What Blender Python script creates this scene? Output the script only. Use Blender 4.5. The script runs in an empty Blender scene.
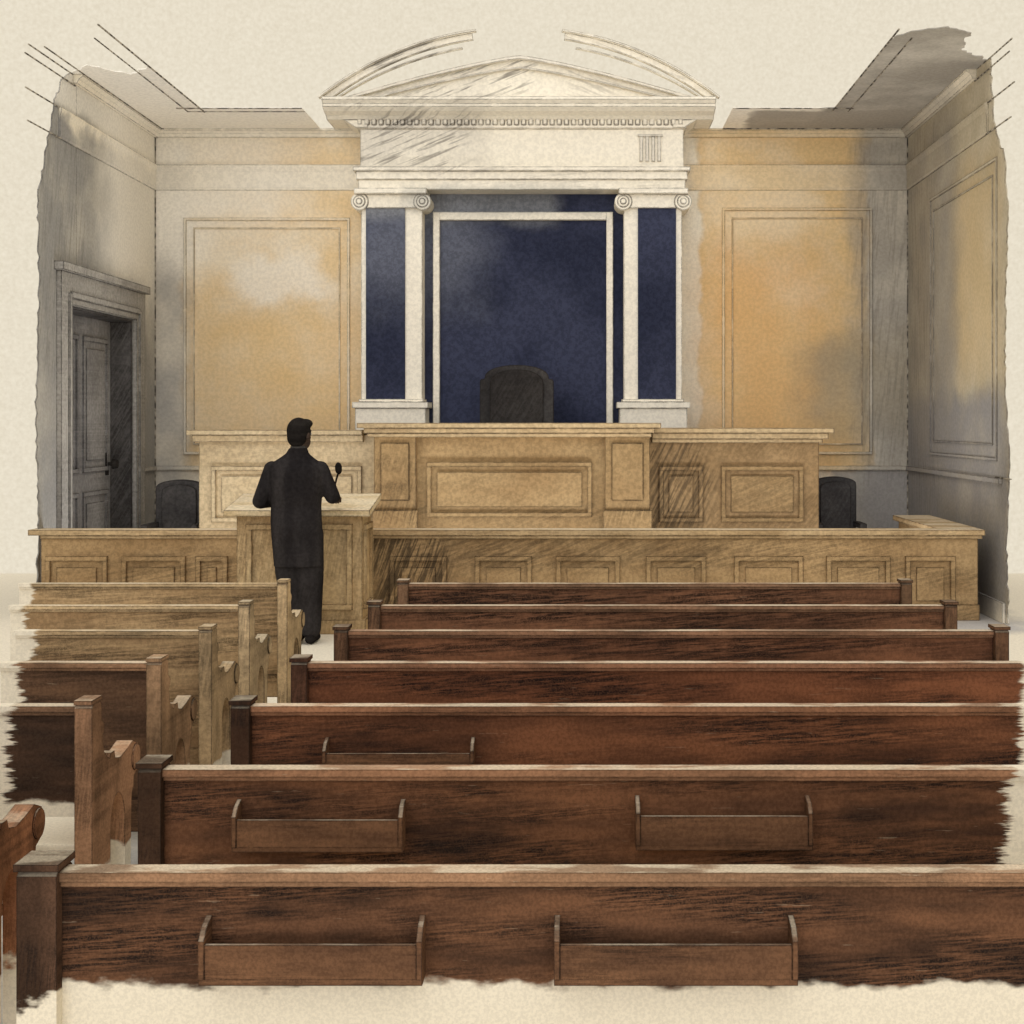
import bpy, bmesh, math, random
from mathutils import Vector, Matrix
random.seed(4)
sc = bpy.context.scene
sc.view_settings.view_transform = 'Standard'
sc.view_settings.look = 'None'
F = 1490.0; EYE = 1.78
def X(u, d): return (u-580.0)*d/F      # metres east of the aisle axis for a bearing u at distance d
def Z(v, d): return EYE-(v-421.0)*d/F  # metres above floor
def lin(c):
    r = []
    for v in c[:3]:
        v = v/255.0
        r.append(v/12.92 if v <= .04045 else ((v+.055)/1.055)**2.4)
    return (r[0], r[1], r[2], 1.0)
PAPER = (236, 227, 208)
PENCIL = (58, 53, 49)

# ---------------------------------------------------------------- materials
class NT:
    def __init__(s, name):
        s.m = bpy.data.materials.new(name); s.m.use_nodes = True
        s.t = s.m.node_tree; s.t.nodes.clear()
        s.out = s.t.nodes.new('ShaderNodeOutputMaterial')
        s.geo = s.t.nodes.new('ShaderNodeNewGeometry')
        sep = s.t.nodes.new('ShaderNodeSeparateXYZ')
        s.t.links.new(s.geo.outputs['Position'], sep.inputs[0])
        s.p = {'x': sep.outputs[0], 'y': sep.outputs[1], 'z': sep.outputs[2]}
        s.seed = random.uniform(0, 50)
    def put(s, sock, v):
        if isinstance(v, bpy.types.NodeSocket): s.t.links.new(v, sock)
        else: sock.default_value = v
    def math(s, op, a, b=0.0, clamp=False):
        n = s.t.nodes.new('ShaderNodeMath'); n.operation = op; n.use_clamp = clamp
        s.put(n.inputs[0], a); s.put(n.inputs[1], b); return n.outputs[0]
    def mix(s, f, a, b, blend='MIX'):
        n = s.t.nodes.new('ShaderNodeMix'); n.data_type = 'RGBA'; n.blend_type = blend
        s.put(n.inputs[0], f); s.put(n.inputs[6], a); s.put(n.inputs[7], b); return n.outputs[2]
    def ss(s, v, lo, hi, a=0.0, b=1.0):
        n = s.t.nodes.new('ShaderNodeMapRange'); n.interpolation_type = 'SMOOTHSTEP'
        s.put(n.inputs[0], v)
        n.inputs[1].default_value = lo; n.inputs[2].default_value = hi
        n.inputs[3].default_value = a; n.inputs[4].default_value = b; return n.outputs[0]
    def noise(s, scale=1.0, stretch=(1, 1, 1), detail=3.0, rough=.55, off=0.0):
        mp = s.t.nodes.new('ShaderNodeMapping'); s.t.links.new(s.geo.outputs['Position'], mp.inputs[0])
        mp.inputs['Scale'].default_value = stretch
        mp.inputs['Location'].default_value = (s.seed+off, off*1.7, off*.6)
        n = s.t.nodes.new('ShaderNodeTexNoise'); s.t.links.new(mp.outputs[0], n.inputs['Vector'])
        n.inputs['Scale'].default_value = scale; n.inputs['Detail'].default_value = detail
        n.inputs['Roughness'].default_value = rough
        return n.outputs[0]
    def strokes(s, a, b, ang, along, across, off=0.0):
        c_, s_ = math.cos(math.radians(ang)), math.sin(math.radians(ang))
        u = s.math('ADD', s.math('MULTIPLY', s.p[a], c_*along), s.math('MULTIPLY', s.p[b], s_*along))
        v = s.math('ADD', s.math('MULTIPLY', s.p[a], -s_*across), s.math('MULTIPLY', s.p[b], c_*across))
        cb = s.t.nodes.new('ShaderNodeCombineXYZ'); s.t.links.new(u, cb.inputs[0]); s.t.links.new(v, cb.inputs[1]); cb.inputs[2].default_value = s.seed+off
        n = s.t.nodes.new('ShaderNodeTexNoise'); s.t.links.new(cb.outputs[0], n.inputs['Vector'])
        n.inputs['Scale'].default_value = 1.0; n.inputs['Detail'].default_value = 3.0; n.inputs['Roughness'].default_value = .7
        return n.outputs[0]
    def edge(s, r, strength=1.0, lo=.995, hi=.90):
        b = s.t.nodes.new('ShaderNodeBevel'); b.samples = 4; b.inputs['Radius'].default_value = r
        d = s.t.nodes.new('ShaderNodeVectorMath'); d.operation = 'DOT_PRODUCT'
        s.t.links.new(b.outputs[0], d.inputs[0]); s.t.links.new(s.geo.outputs['True Normal'], d.inputs[1])
        n = s.t.nodes.new('ShaderNodeMapRange'); n.interpolation_type = 'SMOOTHSTEP'
        s.t.links.new(d.outputs['Value'], n.inputs[0])
        n.inputs[1].default_value = hi; n.inputs[2].default_value = lo
        n.inputs[3].default_value = strength; n.inputs[4].default_value = 0.0
        return n.outputs[0]
    def finish(s, col):
        d = s.t.nodes.new('ShaderNodeBsdfDiffuse'); s.put(d.inputs[0], col)
        s.t.links.new(d.outputs[0], s.out.inputs[0]); return s.m

def grain(s, col, dist, amt=.10):
    g = s.noise(430.0/dist, detail=2.0, rough=.7, off=3)
    f = s.ss(g, .35, .65, 1-amt, 1+amt*.35)
    c = s.t.nodes.new('ShaderNodeCombineColor')
    for i in range(3): s.t.links.new(f, c.inputs[i])
    return s.mix(1.0, col, c.outputs[0], 'MULTIPLY')

def boxmask(s, a, b, rect, soft, wob, nscale, off=0.0):
    n1 = s.math('MULTIPLY', s.math('SUBTRACT', s.noise(nscale, detail=4, off=11+off), .5), wob*2)
    n2 = s.math('MULTIPLY', s.math('SUBTRACT', s.noise(nscale, detail=4, off=23+off), .5), wob*2)
    ca = s.math('ADD', s.p[a], n1); cb = s.math('ADD', s.p[b], n2)
    m = None
    for c, lo, hi in ((ca, rect[0], rect[1]), (cb, rect[2], rect[3])):
        if lo is not None:
            t = s.ss(c, lo-soft, lo+soft); m = t if m is None else s.math('MULTIPLY', m, t)
        if hi is not None:
            t = s.ss(c, hi-soft, hi+soft, 1.0, 0.0); m = t if m is None else s.math('MULTIPLY', m, t)
    return m

def wash_mat(name, axes, washes, dist=15.0, base=PAPER, edge=1.0, lifts=(), hatch=(), er=1.9):
    s = NT(name); a, b = axes
    col = lin(base)
    for i, w in enumerate(washes):
        m = boxmask(s, a, b, w['rect'], w.get('soft', .05), w.get('wob', .12), w.get('ns', 2.2), off=i*7)
        bl = s.ss(s.noise(w.get('bs', 1.1), detail=5, rough=.6, off=40+i*5), .33, .62, 1-w.get('blot', .35), 1.0)
        mm = s.math('MULTIPLY', s.math('MULTIPLY', m, bl), w.get('k', 1.0))
        col = s.mix(mm, col, lin(w['col']))
        rim = s.math('MULTIPLY', s.math('MULTIPLY', m, s.math('SUBTRACT', 1.0, m)), 4*w.get('rim', .12))
        col = s.mix(rim, col, lin([v*.80 for v in w['col']]))
    for i, w in enumerate(lifts):
        m = boxmask(s, a, b, w['rect'], w.get('soft', .2), w.get('wob', .4), w.get('ns', 1.6), off=60+i*9)
        col = s.mix(s.math('MULTIPLY', m, w.get('k', .8)), col, lin(w.get('col', (246, 241, 230))))
    for i, h in enumerate(hatch):
        m = boxmask(s, a, b, h['rect'], h.get('soft', .12), h.get('wob', .3), 1.7, off=90+i*9)
        st = s.ss(s.strokes(a, b, h.get('ang', 25), 1.6, h.get('fine', 24), off=i*3), .50, .62)
        col = s.mix(s.math('MULTIPLY', s.math('MULTIPLY', m, st), h.get('k', .5)), col, lin((98, 92, 86)))
    col = grain(s, col, dist)
    if edge:
        e = s.math('MULTIPLY', s.edge(er*dist/F, .9*edge), s.ss(s.noise(7.0, detail=4, off=70), .36, .54, .35, 1.0))
        col = s.mix(e, col, lin(PENCIL))
    return s.finish(col)

def wood_mat(name, light, dark, dist, stretch=(1, 1, 7), fades=(), char=.55, bias=.5, dry_highlight=0.0, edge=.95, fleck=0.0, hang=0.0, soft=.15, hatch=()):
    s = NT(name)
    k = 10.0/dist
    st = s.noise(1.5*k**.5, stretch=stretch, detail=4, rough=.6, off=2)
    col = s.mix(s.ss(st, bias-soft, bias+soft), lin(dark), lin(light))
    blot = s.noise(.9*k, detail=3, off=9)
    col = s.mix(s.ss(blot, .45, .72, 0, .35), col, lin([min(255, v*1.18) for v in light]))
    sk = s.strokes('x', 'z', hang, 4*k, 62*k, off=4)
    reg = s.ss(s.noise(1.3*k, stretch=(.5, 1, 3), detail=3, off=31), .38, .60)
    tooth = s.ss(s.noise(120*k, detail=1, off=77), .38, .55, .55, 1)
    col = s.mix(s.math('MULTIPLY', s.math('MULTIPLY', s.math('MULTIPLY', s.ss(sk, .36, .60), reg), tooth), char), col, lin((34, 30, 28)))
    for i, h in enumerate(hatch):
        m = boxmask(s, 'x', 'z', h['rect'], h.get('soft', .15), h.get('wob', .25), 2.2, off=120+i*9)
        hh = s.ss(s.strokes('x', 'z', h.get('ang', 60), 2.5, 34, off=20+i*3), .42, .58)
        col = s.mix(s.math('MULTIPLY', s.math('MULTIPLY', m, hh), h.get('k', .6)), col, lin((58, 50, 42)))
    if fleck:
        fl = s.ss(s.strokes('x', 'z', 0, 3*k, 45*k, off=14), .69, .71)
        col = s.mix(s.math('MULTIPLY', fl, fleck), col, lin((222, 204, 176)))
    if dry_highlight:  # pale highlight painted on upward faces, broken like dry brush
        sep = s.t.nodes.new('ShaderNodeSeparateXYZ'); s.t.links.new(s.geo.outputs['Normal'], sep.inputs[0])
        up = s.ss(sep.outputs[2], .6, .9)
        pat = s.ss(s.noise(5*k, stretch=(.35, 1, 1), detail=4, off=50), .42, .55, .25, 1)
        col = s.mix(s.math('MULTIPLY', s.math('MULTIPLY', up, pat), dry_highlight), col, lin((236, 224, 200)))
    if edge:
        e = s.math('MULTIPLY', s.edge(2.0*dist/F, edge), s.ss(s.noise(11*k, detail=3, off=70), .34, .52, .45, 1.0))
        col = s.mix(e, col, lin((36, 31, 28)))
    col = grain(s, col, dist, .2)
    cov = None
    for i, (ax, val, sg, sf, wob) in enumerate(fades):
        strx = (1, 1, 9) if ax != 'z' else (1.6, 1, 3)
        n = s.math('MULTIPLY', s.math('SUBTRACT', s.noise(2.6*k, stretch=strx, detail=6 if ax != 'z' else 4, rough=.7 if ax != 'z' else .5, off=90+i*6), .5), wob*2)
        v = s.math('ADD', s.math('MULTIPLY', s.math('SUBTRACT', s.p[ax], val), sg), n)
        m = s.ss(v, -sf, sf); cov = m if cov is None else s.math('MULTIPLY', cov, m)
    if cov is not None:
        pc = grain(s, lin((228, 219, 200)), dist)
        col = s.mix(cov, pc, col)
    return s.finish(col)

# ---------------------------------------------------------------- mesh helpers
WL = {}
def mk(name, bm, mat, smooth=False):
    bmesh.ops.recalc_face_normals(bm, faces=bm.faces[:])
    me = bpy.data.meshes.new(name); xs = [v.co for v in bm.verts]
    lo = Vector([min(c[i] for c in xs) for i in range(3)]); hi = Vector([max(c[i] for c in xs) for i in range(3)])
    o3 = Vector(((lo.x+hi.x)/2, (lo.y+hi.y)/2, lo.z))
    bmesh.ops.translate(bm, verts=bm.verts[:], vec=-o3)
    bm.to_mesh(me); bm.free()
    if smooth:
        for p in me.polygons: p.use_smooth = True
    me.materials.append(mat)
    o = bpy.data.objects.new(name, me); sc.collection.objects.link(o); o.location = o3; WL[o.name] = o3.copy()
    return o
def add_box(bm, x0, x1, y0, y1, z0, z1):
    vs = [bm.verts.new(c) for c in ((x0,y0,z0),(x1,y0,z0),(x1,y1,z0),(x0,y1,z0),(x0,y0,z1),(x1,y0,z1),(x1,y1,z1),(x0,y1,z1))]
    for f in ((0,3,2,1),(4,5,6,7),(0,1,5,4),(1,2,6,5),(2,3,7,6),(3,0,4,7)): bm.faces.new([vs[i] for i in f])
def boxes(name, lst, mat):
    bm = bmesh.new()
    for b in lst: add_box(bm, *b)
    return mk(name, bm, mat)
def box(name, x0, x1, y0, y1, z0, z1, mat, bev=0.0):
    bm = bmesh.new(); add_box(bm, x0, x1, y0, y1, z0, z1)
    if bev: bmesh.ops.bevel(bm, geom=bm.edges[:], offset=bev, segments=2, affect='EDGES', profile=.6)
    return mk(name, bm, mat)
def add_prism(bm, prof, axis, a0, a1):
    def c(p, a):
        if axis == 'x': return (a, p[0], p[1])
        if axis == 'y': return (p[0], a, p[1])
        return (p[0], p[1], a)
    v0 = [bm.verts.new(c(p, a0)) for p in prof]; v1 = [bm.verts.new(c(p, a1)) for p in prof]
    n = len(prof); bm.faces.new(v0); bm.faces.new(v1[::-1])
    for i in range(n): bm.faces.new((v0[i], v0[(i+1) % n], v1[(i+1) % n], v1[i]))
def prism(name, prof, axis, a0, a1, mat, bev=0.0):
    bm = bmesh.new(); add_prism(bm, prof, axis, a0, a1)
    if bev: bmesh.ops.bevel(bm, geom=bm.edges[:], offset=bev, segments=2, affect='EDGES')
    return mk(name, bm, mat)
def add_cyl(bm, c0, c1, r0, r1, seg=20):
    c0 = Vector(c0); c1 = Vector(c1); ax = (c1-c0).normalized()
    q = ax.to_track_quat('Z', 'Y')
    a = []; b = []
    for i in range(seg):
        t = 2*math.pi*i/seg; d = q @ Vector((math.cos(t), math.sin(t), 0))
        a.append(bm.verts.new(c0+d*r0)); b.append(bm.verts.new(c1+d*r1))
    bm.faces.new(a[::-1]); bm.faces.new(b)
    for i in range(seg): bm.faces.new((a[i], a[(i+1) % seg], b[(i+1) % seg], b[i]))
def cyl(name, c0, c1, r0, r1, mat, seg=20):
    bm = bmesh.new(); add_cyl(bm, c0, c1, r0, r1, seg); return mk(name, bm, mat)
def empty(name, loc, label, cat, group=None):
    o = bpy.data.objects.new(name, None); sc.collection.objects.link(o); o.location = loc
    o.empty_display_size = .1; WL[o.name] = Vector(loc)
    o['label'] = label; o['category'] = cat
    if group: o['group'] = group
    return o
def att(child, parent):
    child.parent = parent; child.location = WL[child.name]-WL[parent.name]; return child
def top(o, label, cat, group=None):
    o['label'] = label; o['category'] = cat
    if group: o['group'] = group
    return o
def struct(o, label=None, cat=None):
    o['kind'] = 'structure'
    if label: o['label'] = label
    if cat: o['category'] = cat
    return o
def frame_boxes(x0, x1, y0, y1, z0, z1, w):
    return [(x0, x1, y0, y1, z1-w, z1), (x0, x1, y0, y1, z0, z0+w), (x0, x0+w, y0, y1, z0+w, z1-w), (x1-w, x1, y0, y1, z0+w, z1-w)]

# ---------------------------------------------------------------- room
XL, XR, YB, H = -4.85, 3.742, 17.0, 5.10
YL, YR = 13.3, 13.1
bx = lambda u: X(u, 17.0)
bz = lambda v: Z(v, 17.0)
m_back = wash_mat('watercolour_back_wall', ('x', 'z'), [
    dict(rect=(bx(186), bx(372), bz(470), bz(132)), col=(228, 201, 156), soft=.06, wob=.18, blot=.65, bs=.9),
    dict(rect=(bx(205), bx(372), bz(470), bz(300)), col=(224, 189, 134), soft=.5, wob=.3, blot=.5, k=.6),
    dict(rect=(bx(700), bx(870), bz(470), bz(128)), col=(224, 194, 144), soft=.03, wob=.16, blot=.4),
    dict(rect=(bx(703), bx(835), bz(470), bz(250)), col=(216, 171, 114), soft=.35, wob=.3, k=.7, blot=.5),
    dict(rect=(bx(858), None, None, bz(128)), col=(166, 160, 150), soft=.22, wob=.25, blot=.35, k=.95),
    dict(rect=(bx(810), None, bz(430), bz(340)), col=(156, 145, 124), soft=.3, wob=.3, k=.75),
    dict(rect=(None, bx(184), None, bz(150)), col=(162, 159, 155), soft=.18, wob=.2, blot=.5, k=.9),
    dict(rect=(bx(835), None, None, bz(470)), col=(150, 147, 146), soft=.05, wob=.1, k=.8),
], dist=17, lifts=[dict(rect=(None, bx(300), bz(230), None), k=.6, soft=.5),  # this lift and the next paint the upper-left glow into the wall
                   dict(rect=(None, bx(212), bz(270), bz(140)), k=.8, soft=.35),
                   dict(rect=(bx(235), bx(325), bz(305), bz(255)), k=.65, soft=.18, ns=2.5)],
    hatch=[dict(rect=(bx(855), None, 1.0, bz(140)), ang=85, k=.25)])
m_left = wash_mat('watercolour_left_wall', ('y', 'z'), [
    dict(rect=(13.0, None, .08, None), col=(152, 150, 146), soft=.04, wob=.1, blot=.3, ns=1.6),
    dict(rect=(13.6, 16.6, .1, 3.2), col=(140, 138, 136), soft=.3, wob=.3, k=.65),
], dist=14.5, lifts=[dict(rect=(15.2, None, 3.1, None), k=.8, soft=.5), dict(rect=(13.0, None, 4.72, None), k=.75, soft=.08, wob=.2)], hatch=[dict(rect=(13.2, 14.6, 2.2, 4.6), ang=80, k=.3)])  # first lift paints the pale glow near the far corner
m_right = wash_mat('watercolour_right_wall', ('y', 'z'), [
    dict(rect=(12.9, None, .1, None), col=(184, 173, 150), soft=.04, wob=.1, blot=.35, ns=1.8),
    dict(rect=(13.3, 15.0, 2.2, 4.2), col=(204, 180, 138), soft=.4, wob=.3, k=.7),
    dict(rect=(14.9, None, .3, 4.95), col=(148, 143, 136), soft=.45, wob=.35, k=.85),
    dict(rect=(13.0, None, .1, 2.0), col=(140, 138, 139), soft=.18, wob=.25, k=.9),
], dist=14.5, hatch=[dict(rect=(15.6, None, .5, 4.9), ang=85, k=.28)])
m_ceil = wash_mat('watercolour_ceiling', ('x', 'y'), [
    dict(rect=(2.6, 3.9, 12.3, None), col=(168, 163, 155), soft=.06, wob=.15, blot=.3, ns=1.3),
    dict(rect=(1.85, None, 15.95, None), col=(180, 174, 165), soft=.06, wob=.2, blot=.2),
], dist=15, base=(252, 247, 236), edge=0, lifts=[dict(rect=(None, -.5, None, None), k=.5, soft=1.0, col=(254, 251, 244))])
m_floor = wash_mat('paper_floor_shadow_wash', ('x', 'y'), [
    dict(rect=(-2.9, -1.15, 3.8, 9.2), col=(164, 166, 168), soft=.1, wob=.5, k=.8, blot=1.0, ns=2.0, bs=1.8),  # this wash and the next paint grey shadows onto the floor
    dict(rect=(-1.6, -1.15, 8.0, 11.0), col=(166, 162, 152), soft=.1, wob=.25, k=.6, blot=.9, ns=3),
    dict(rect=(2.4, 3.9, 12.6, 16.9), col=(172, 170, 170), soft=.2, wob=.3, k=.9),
], dist=8, edge=0, base=(227, 219, 202))
m_trim = wash_mat('pencilled_cream_moulding', ('x', 'z'), [
    dict(rect=(bx(697), bx(868), None, bz(200)), col=(222, 192, 142), soft=.06, wob=.1, k=.9, blot=.3),
    dict(rect=(bx(190), bx(358), None, bz(210)), col=(228, 204, 162), soft=.1, wob=.2, k=.7, blot=.6),
    dict(rect=(bx(690), bx(865), bz(195), bz(128)), col=(224, 196, 148), soft=.08, wob=.1, k=.8, blot=.3),
    dict(rect=(bx(858), None, None, bz(130)), col=(166, 160, 150), soft=.2, wob=.2, k=.9),
    dict(rect=(None, bx(180), None, bz(160)), col=(162, 159, 155), soft=.2, wob=.2, k=.8, blot=.5),
], dist=16.5, lifts=[dict(rect=(None, bx(300), bz(230), None), k=.5, soft=.5)], er=1.6)  # lift carries the painted upper-left glow across the moulding
m_trimL = wash_mat('pencilled_grey_moulding', ('y', 'z'), [
    dict(rect=(13.0, None, .05, 4.6), col=(154, 151, 147), soft=.08, wob=.25, blot=.4)], dist=14.5,
    lifts=[dict(rect=(15.2, None, 3.1, None), k=.75, soft=.5)], er=1.6)  # lift repeats the painted corner glow on this moulding
m_trimR = wash_mat('pencilled_buff_moulding', ('y', 'z'), [
    dict(rect=(13.0, None, .25, 4.75), col=(184, 173, 150), soft=.06, wob=.2, blot=.4),
    dict(rect=(14.9, None, .3, 5.2), col=(150, 145, 138), soft=.4, wob=.3, k=.8),
    dict(rect=(13.0, None, .1, 1.95), col=(140, 138, 139), soft=.18, wob=.25, k=.85)], dist=14.5, er=1.6)

struct(box('floor', -9, 8, -.5, 17.4, -.1, 0, m_floor))
TX0, TX1, TY, NX0, NX1 = -4.03, 2.70, 15.8, -2.95, 1.62
rj = random.Random(11)
def ragged(pts, step, amp):
    """subdivide a polyline and roughen it like a dry-brush paint edge"""
    out = []
    for (a, b) in zip(pts[:-1], pts[1:]):
        L_ = math.hypot(b[0]-a[0], b[1]-a[1]); n_ = max(1, int(L_/step))
        nx, ny = -(b[1]-a[1])/L_, (b[0]-a[0])/L_
        for j in range(n_):
            t = j/n_; r_ = rj.uniform(-amp, amp) if j else 0
            out.append((a[0]+(b[0]-a[0])*t+nx*r_, a[1]+(b[1]-a[1])*t+ny*r_))
    out.append(pts[-1]); return out
bm = bmesh.new()
add_prism(bm, ragged([(XL, 14.2), (-4.6, 13.9), (-4.3, 14.3), (TX0, 13.9)], .06, .03)+[(TX0, YB), (XL, YB)], 'z', H, H+.008)
add_prism(bm, ragged([(TX1, 13.0), (2.8, 12.75), (3.1, 12.55), (3.35, 12.75), (3.4, 13.3), (XR, 13.7)], .05, .03)+[(XR, YB), (TX1, YB)], 'z', H, H+.008)
add_box(bm, TX0, NX0, TY, YB, H, H+.008); add_box(bm, NX1, TX1, TY, YB, H, H+.008)
struct(mk('ceiling', bm, m_ceil))
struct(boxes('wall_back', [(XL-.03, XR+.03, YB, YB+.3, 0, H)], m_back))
DO0, DO1, DT = 14.1, 16.15, 2.88
bm = bmesh.new()
near = ragged([(13.28, 0), (13.36, .8), (13.30, 1.9), (13.38, 3.0), (13.34, 3.8), (13.62, 4.4), (13.75, 4.75), (14.0, 5.0), (14.2, H)], .05, .028)
add_prism(bm, near+[(14.35, H), (14.35, DT), (DO0, DT), (DO0, 0)], 'x', XL-.012, XL)
add_box(bm, XL-.012, XL, DO1, YB, 0, DT); add_box(bm, XL-.012, XL, 14.35, YB, DT, H)
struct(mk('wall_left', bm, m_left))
bm = bmesh.new()
near = ragged([(13.02, 0), (13.10, .7), (13.0, 1.5), (13.14, 2.0), (13.12, 2.9), (13.05, 3.6), (13.15, 4.1), (13.5, 4.5), (13.6, H)], .05, .03)
add_prism(bm, near+[(YB, H), (YB, 0)], 'x', XR, XR+.012)
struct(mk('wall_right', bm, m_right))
def crown(name, side, mat):
    pr = [(0, H), (.10, H), (.10, H-.02), (.06, H-.05), (.04, H-.09), (0, H-.09)]
    band = [(0, 4.70), (.035, 4.70), (.035, 4.67), (.02, 4.62), (.02, 4.44), (.01, 4.41), (0, 4.41)]
    bm = bmesh.new()
    for q, e_ in ((pr, .95), (band, .55)):
        if side == 'B':
            add_prism(bm, [(YB-a, z) for a, z in q], 'x', XL, X(357, 16.35)); add_prism(bm, [(YB-a, z) for a, z in q], 'x', X(686, 16.35), XR)
        if side == 'L': add_prism(bm, [(XL+a, z) for a, z in q], 'y', YL+e_, YB)
        if side == 'R': add_prism(bm, [(XR-a, z) for a, z in q], 'y', YR+e_, YB)
    struct(mk(name, bm, mat))
crown('trim_1', 'B', m_trim); crown('trim_2', 'L', m_trimL); crown('trim_3', 'R', m_trimR)
s = NT('pencil_line'); m_pencil = s.finish(s.mix(s.ss(s.noise(12, detail=3), .4, .6), lin((176, 168, 154)), lin((84, 79, 73))))
struct(boxes('trim_12', [(XL, XL+.013, YB-.013, YB, 0, H), (XR-.013, XR, YB-.013, YB, 0, H),
    (XL-.02, XL+.13, YB-.11, YB-.098, H-.012, H), (NX1, XR+.1, YB-.11, YB-.098, H-.012, H)], m_pencil))
struct(boxes('trim_13', [(TX0-.006, TX0+.006, 12.45, TY+.2, H-.010, H), (TX1-.006, TX1+.006, 12.6, TY+.15, H-.010, H), (TX0-.25, NX0, TY-.006, TY+.006, H-.010, H), (NX1, TX1+.2, TY-.006, TY+.006, H-.010, H),
    (TX0-.18, TX0-.17, 12.9, TY+.18, H-.008, H), (TX0-.18, NX0, TY+.17, TY+.18, H-.008, H), (TX1+.17, TX1+.18, 12.9, TY+.18, H-.008, H)], m_pencil))
struct(boxes('trim_14', [(XL+.002, XL+.012, 13.0, 14.3, 4.99, 5.0), (XL+.10, XL+.11, 13.2, YB-.1, H-.008, H+.002), (XL-.006, XL+.004, 13.1, 14.3, H-.01, H), (XL+.004, XL+.014, 13.0, 13.9, 4.69, 4.70), (XL+.004, XL+.014, 13.05, 13.9, 4.41, 4.42),
    (XR-.014, XR-.004, 12.95, 14.1, 4.99, 5.0), (XR-.004, XR+.006, 12.9, 14.1, H-.01, H), (XR-.014, XR-.004, 12.8, 13.7, 4.69, 4.70), (XR-.014, XR-.004, 12.9, 13.7, 4.41, 4.42), (XR-.014, XR-.004, 12.9, YR+.3, 1.27, 1.28)], m_pencil))
def wpanel(name, x0, x1, z0, z1, mat):
    struct(boxes(name, frame_boxes(x0, x1, YB-.025, YB, z0, z1, .03)+frame_boxes(x0+.11, x1-.11, YB-.018, YB, z0+.11, z1-.11, .016), mat))
wpanel('trim_5', bx(184), bx(350), 1.4, bz(218), m_trim)
wpanel('trim_6', bx(722), bx(872), 1.4, bz(208), m_trim)
def side_panel(name, xw, sg, y0, y1, z0, z1, mat):
    l = []
    for o_, w, t in ((0, .03, .014), (.14, .016, .012)):
        a, b = sorted((xw, xw+sg*t)); Y0, Y1, Z0, Z1 = y0+o_, y1-o_, z0+o_, z1-o_
        l += [(a, b, Y0, Y1, Z1-w, Z1), (a, b, Y0, Y1, Z0, Z0+w), (a, b, Y0, Y0+w, Z0+w, Z1-w), (a, b, Y1-w, Y1, Z0+w, Z1-w)]
    struct(boxes(name, l, mat))
side_panel('trim_7', XR, -1, 13.35, 15.9, 1.42, 4.15, m_trimR)
struct(box('trim_8', XL, XR, YB-.035, YB, 1.22, 1.27, m_trim))
struct(box('trim_9', XR-.035, XR, YR+.1, YB-.05, 1.22, 1.27, m_trimR))
struct(box('trim_10', XL, XL+.035, DO1+.32, YB-.05, 1.22, 1.27, m_trimL))
struct(box('baseboard_left', XL, XL+.03, YL+.1, DO0-.3, 0, .18, m_trimL))
struct(box('baseboard_right', XR-.03, XR, YR, YB, 0, .18, m_trimR))
struct(box('baseboard_back', XL, XR-.03, YB-.03, YB, 0, .18, m_trim))
# door
m_door = wood_mat('grey_wash_door', (150, 148, 147), (120, 118, 118), 15, stretch=(1, 1, .6), char=.25)
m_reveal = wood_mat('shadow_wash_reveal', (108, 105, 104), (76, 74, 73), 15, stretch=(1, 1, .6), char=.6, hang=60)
m_case = wood_mat('grey_wash_casing', (174, 170, 164), (150, 147, 142), 15, stretch=(1, 1, .6), char=.2)
m_iron = wood_mat('dark_iron', (60, 57, 55), (40, 38, 37), 15, char=.2)
D = empty('door_1', (XL, (DO0+DO1)/2, 0), 'grey panelled door deep in a moulded casing', 'door'); D['kind'] = 'structure'
cz = DT; RC = .23
att(boxes('casing', [(XL, XL+.05, DO0-.3, DO0, 0, cz+.3), (XL, XL+.05, DO1, DO1+.3, 0, cz+.3), (XL, XL+.05, DO0, DO1, cz, cz+.3),
    (XL, XL+.09, DO0-.36, DO1+.36, cz+.3, cz+.38), (XL+.05, XL+.07, DO0-.12, DO0-.06, 0, cz+.1), (XL+.05, XL+.07, DO1+.06, DO1+.12, 0, cz+.1), (XL+.05, XL+.07, DO0-.06, DO1+.06, cz+.06, cz+.12)], m_case), D)
att(boxes('jamb', [(XL-RC, XL-.005, DO1-.03, DO1-.002, 0, cz-.002), (XL-RC, XL-.015, DO0+.002, DO0+.015, 0, cz-.002), (XL-RC, XL-.005, DO0+.015, DO1-.03, cz-.03, cz-.002)], m_reveal), D)
lf = box('door_leaf', XL-RC-.03, XL-RC, DO0+.03, DO1-.03, 0.01, cz-.03, m_door); att(lf, D)
for (a, b) in ((DO0+.15, 15.05), (15.2, DO1-.15)):
    for (c, d_) in ((.2, 1.05), (1.25, 2.65)):
        q = XL-RC
        att(boxes('door_panel', [(q, q+.02, a, b, c, c+.05), (q, q+.02, a, b, d_-.05, d_), (q, q+.02, a, a+.05, c+.05, d_-.05), (q, q+.02, b-.05, b, c+.05, d_-.05),
            (q, q+.01, a+.12, b-.12, c+.12, d_-.12)], m_door), D)
bm = bmesh.new(); q = XL-RC; add_cyl(bm, (q, 15.98, 1.32), (q+.08, 15.98, 1.32), .02, .02); add_cyl(bm, (q+.07, 15.98, 1.32), (q+.12, 15.98, 1.32), .055, .045)
add_box(bm, q, q+.015, 15.94, 16.02, 1.2, 1.44)
att(mk('door_handle', bm, m_iron), D)

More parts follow.
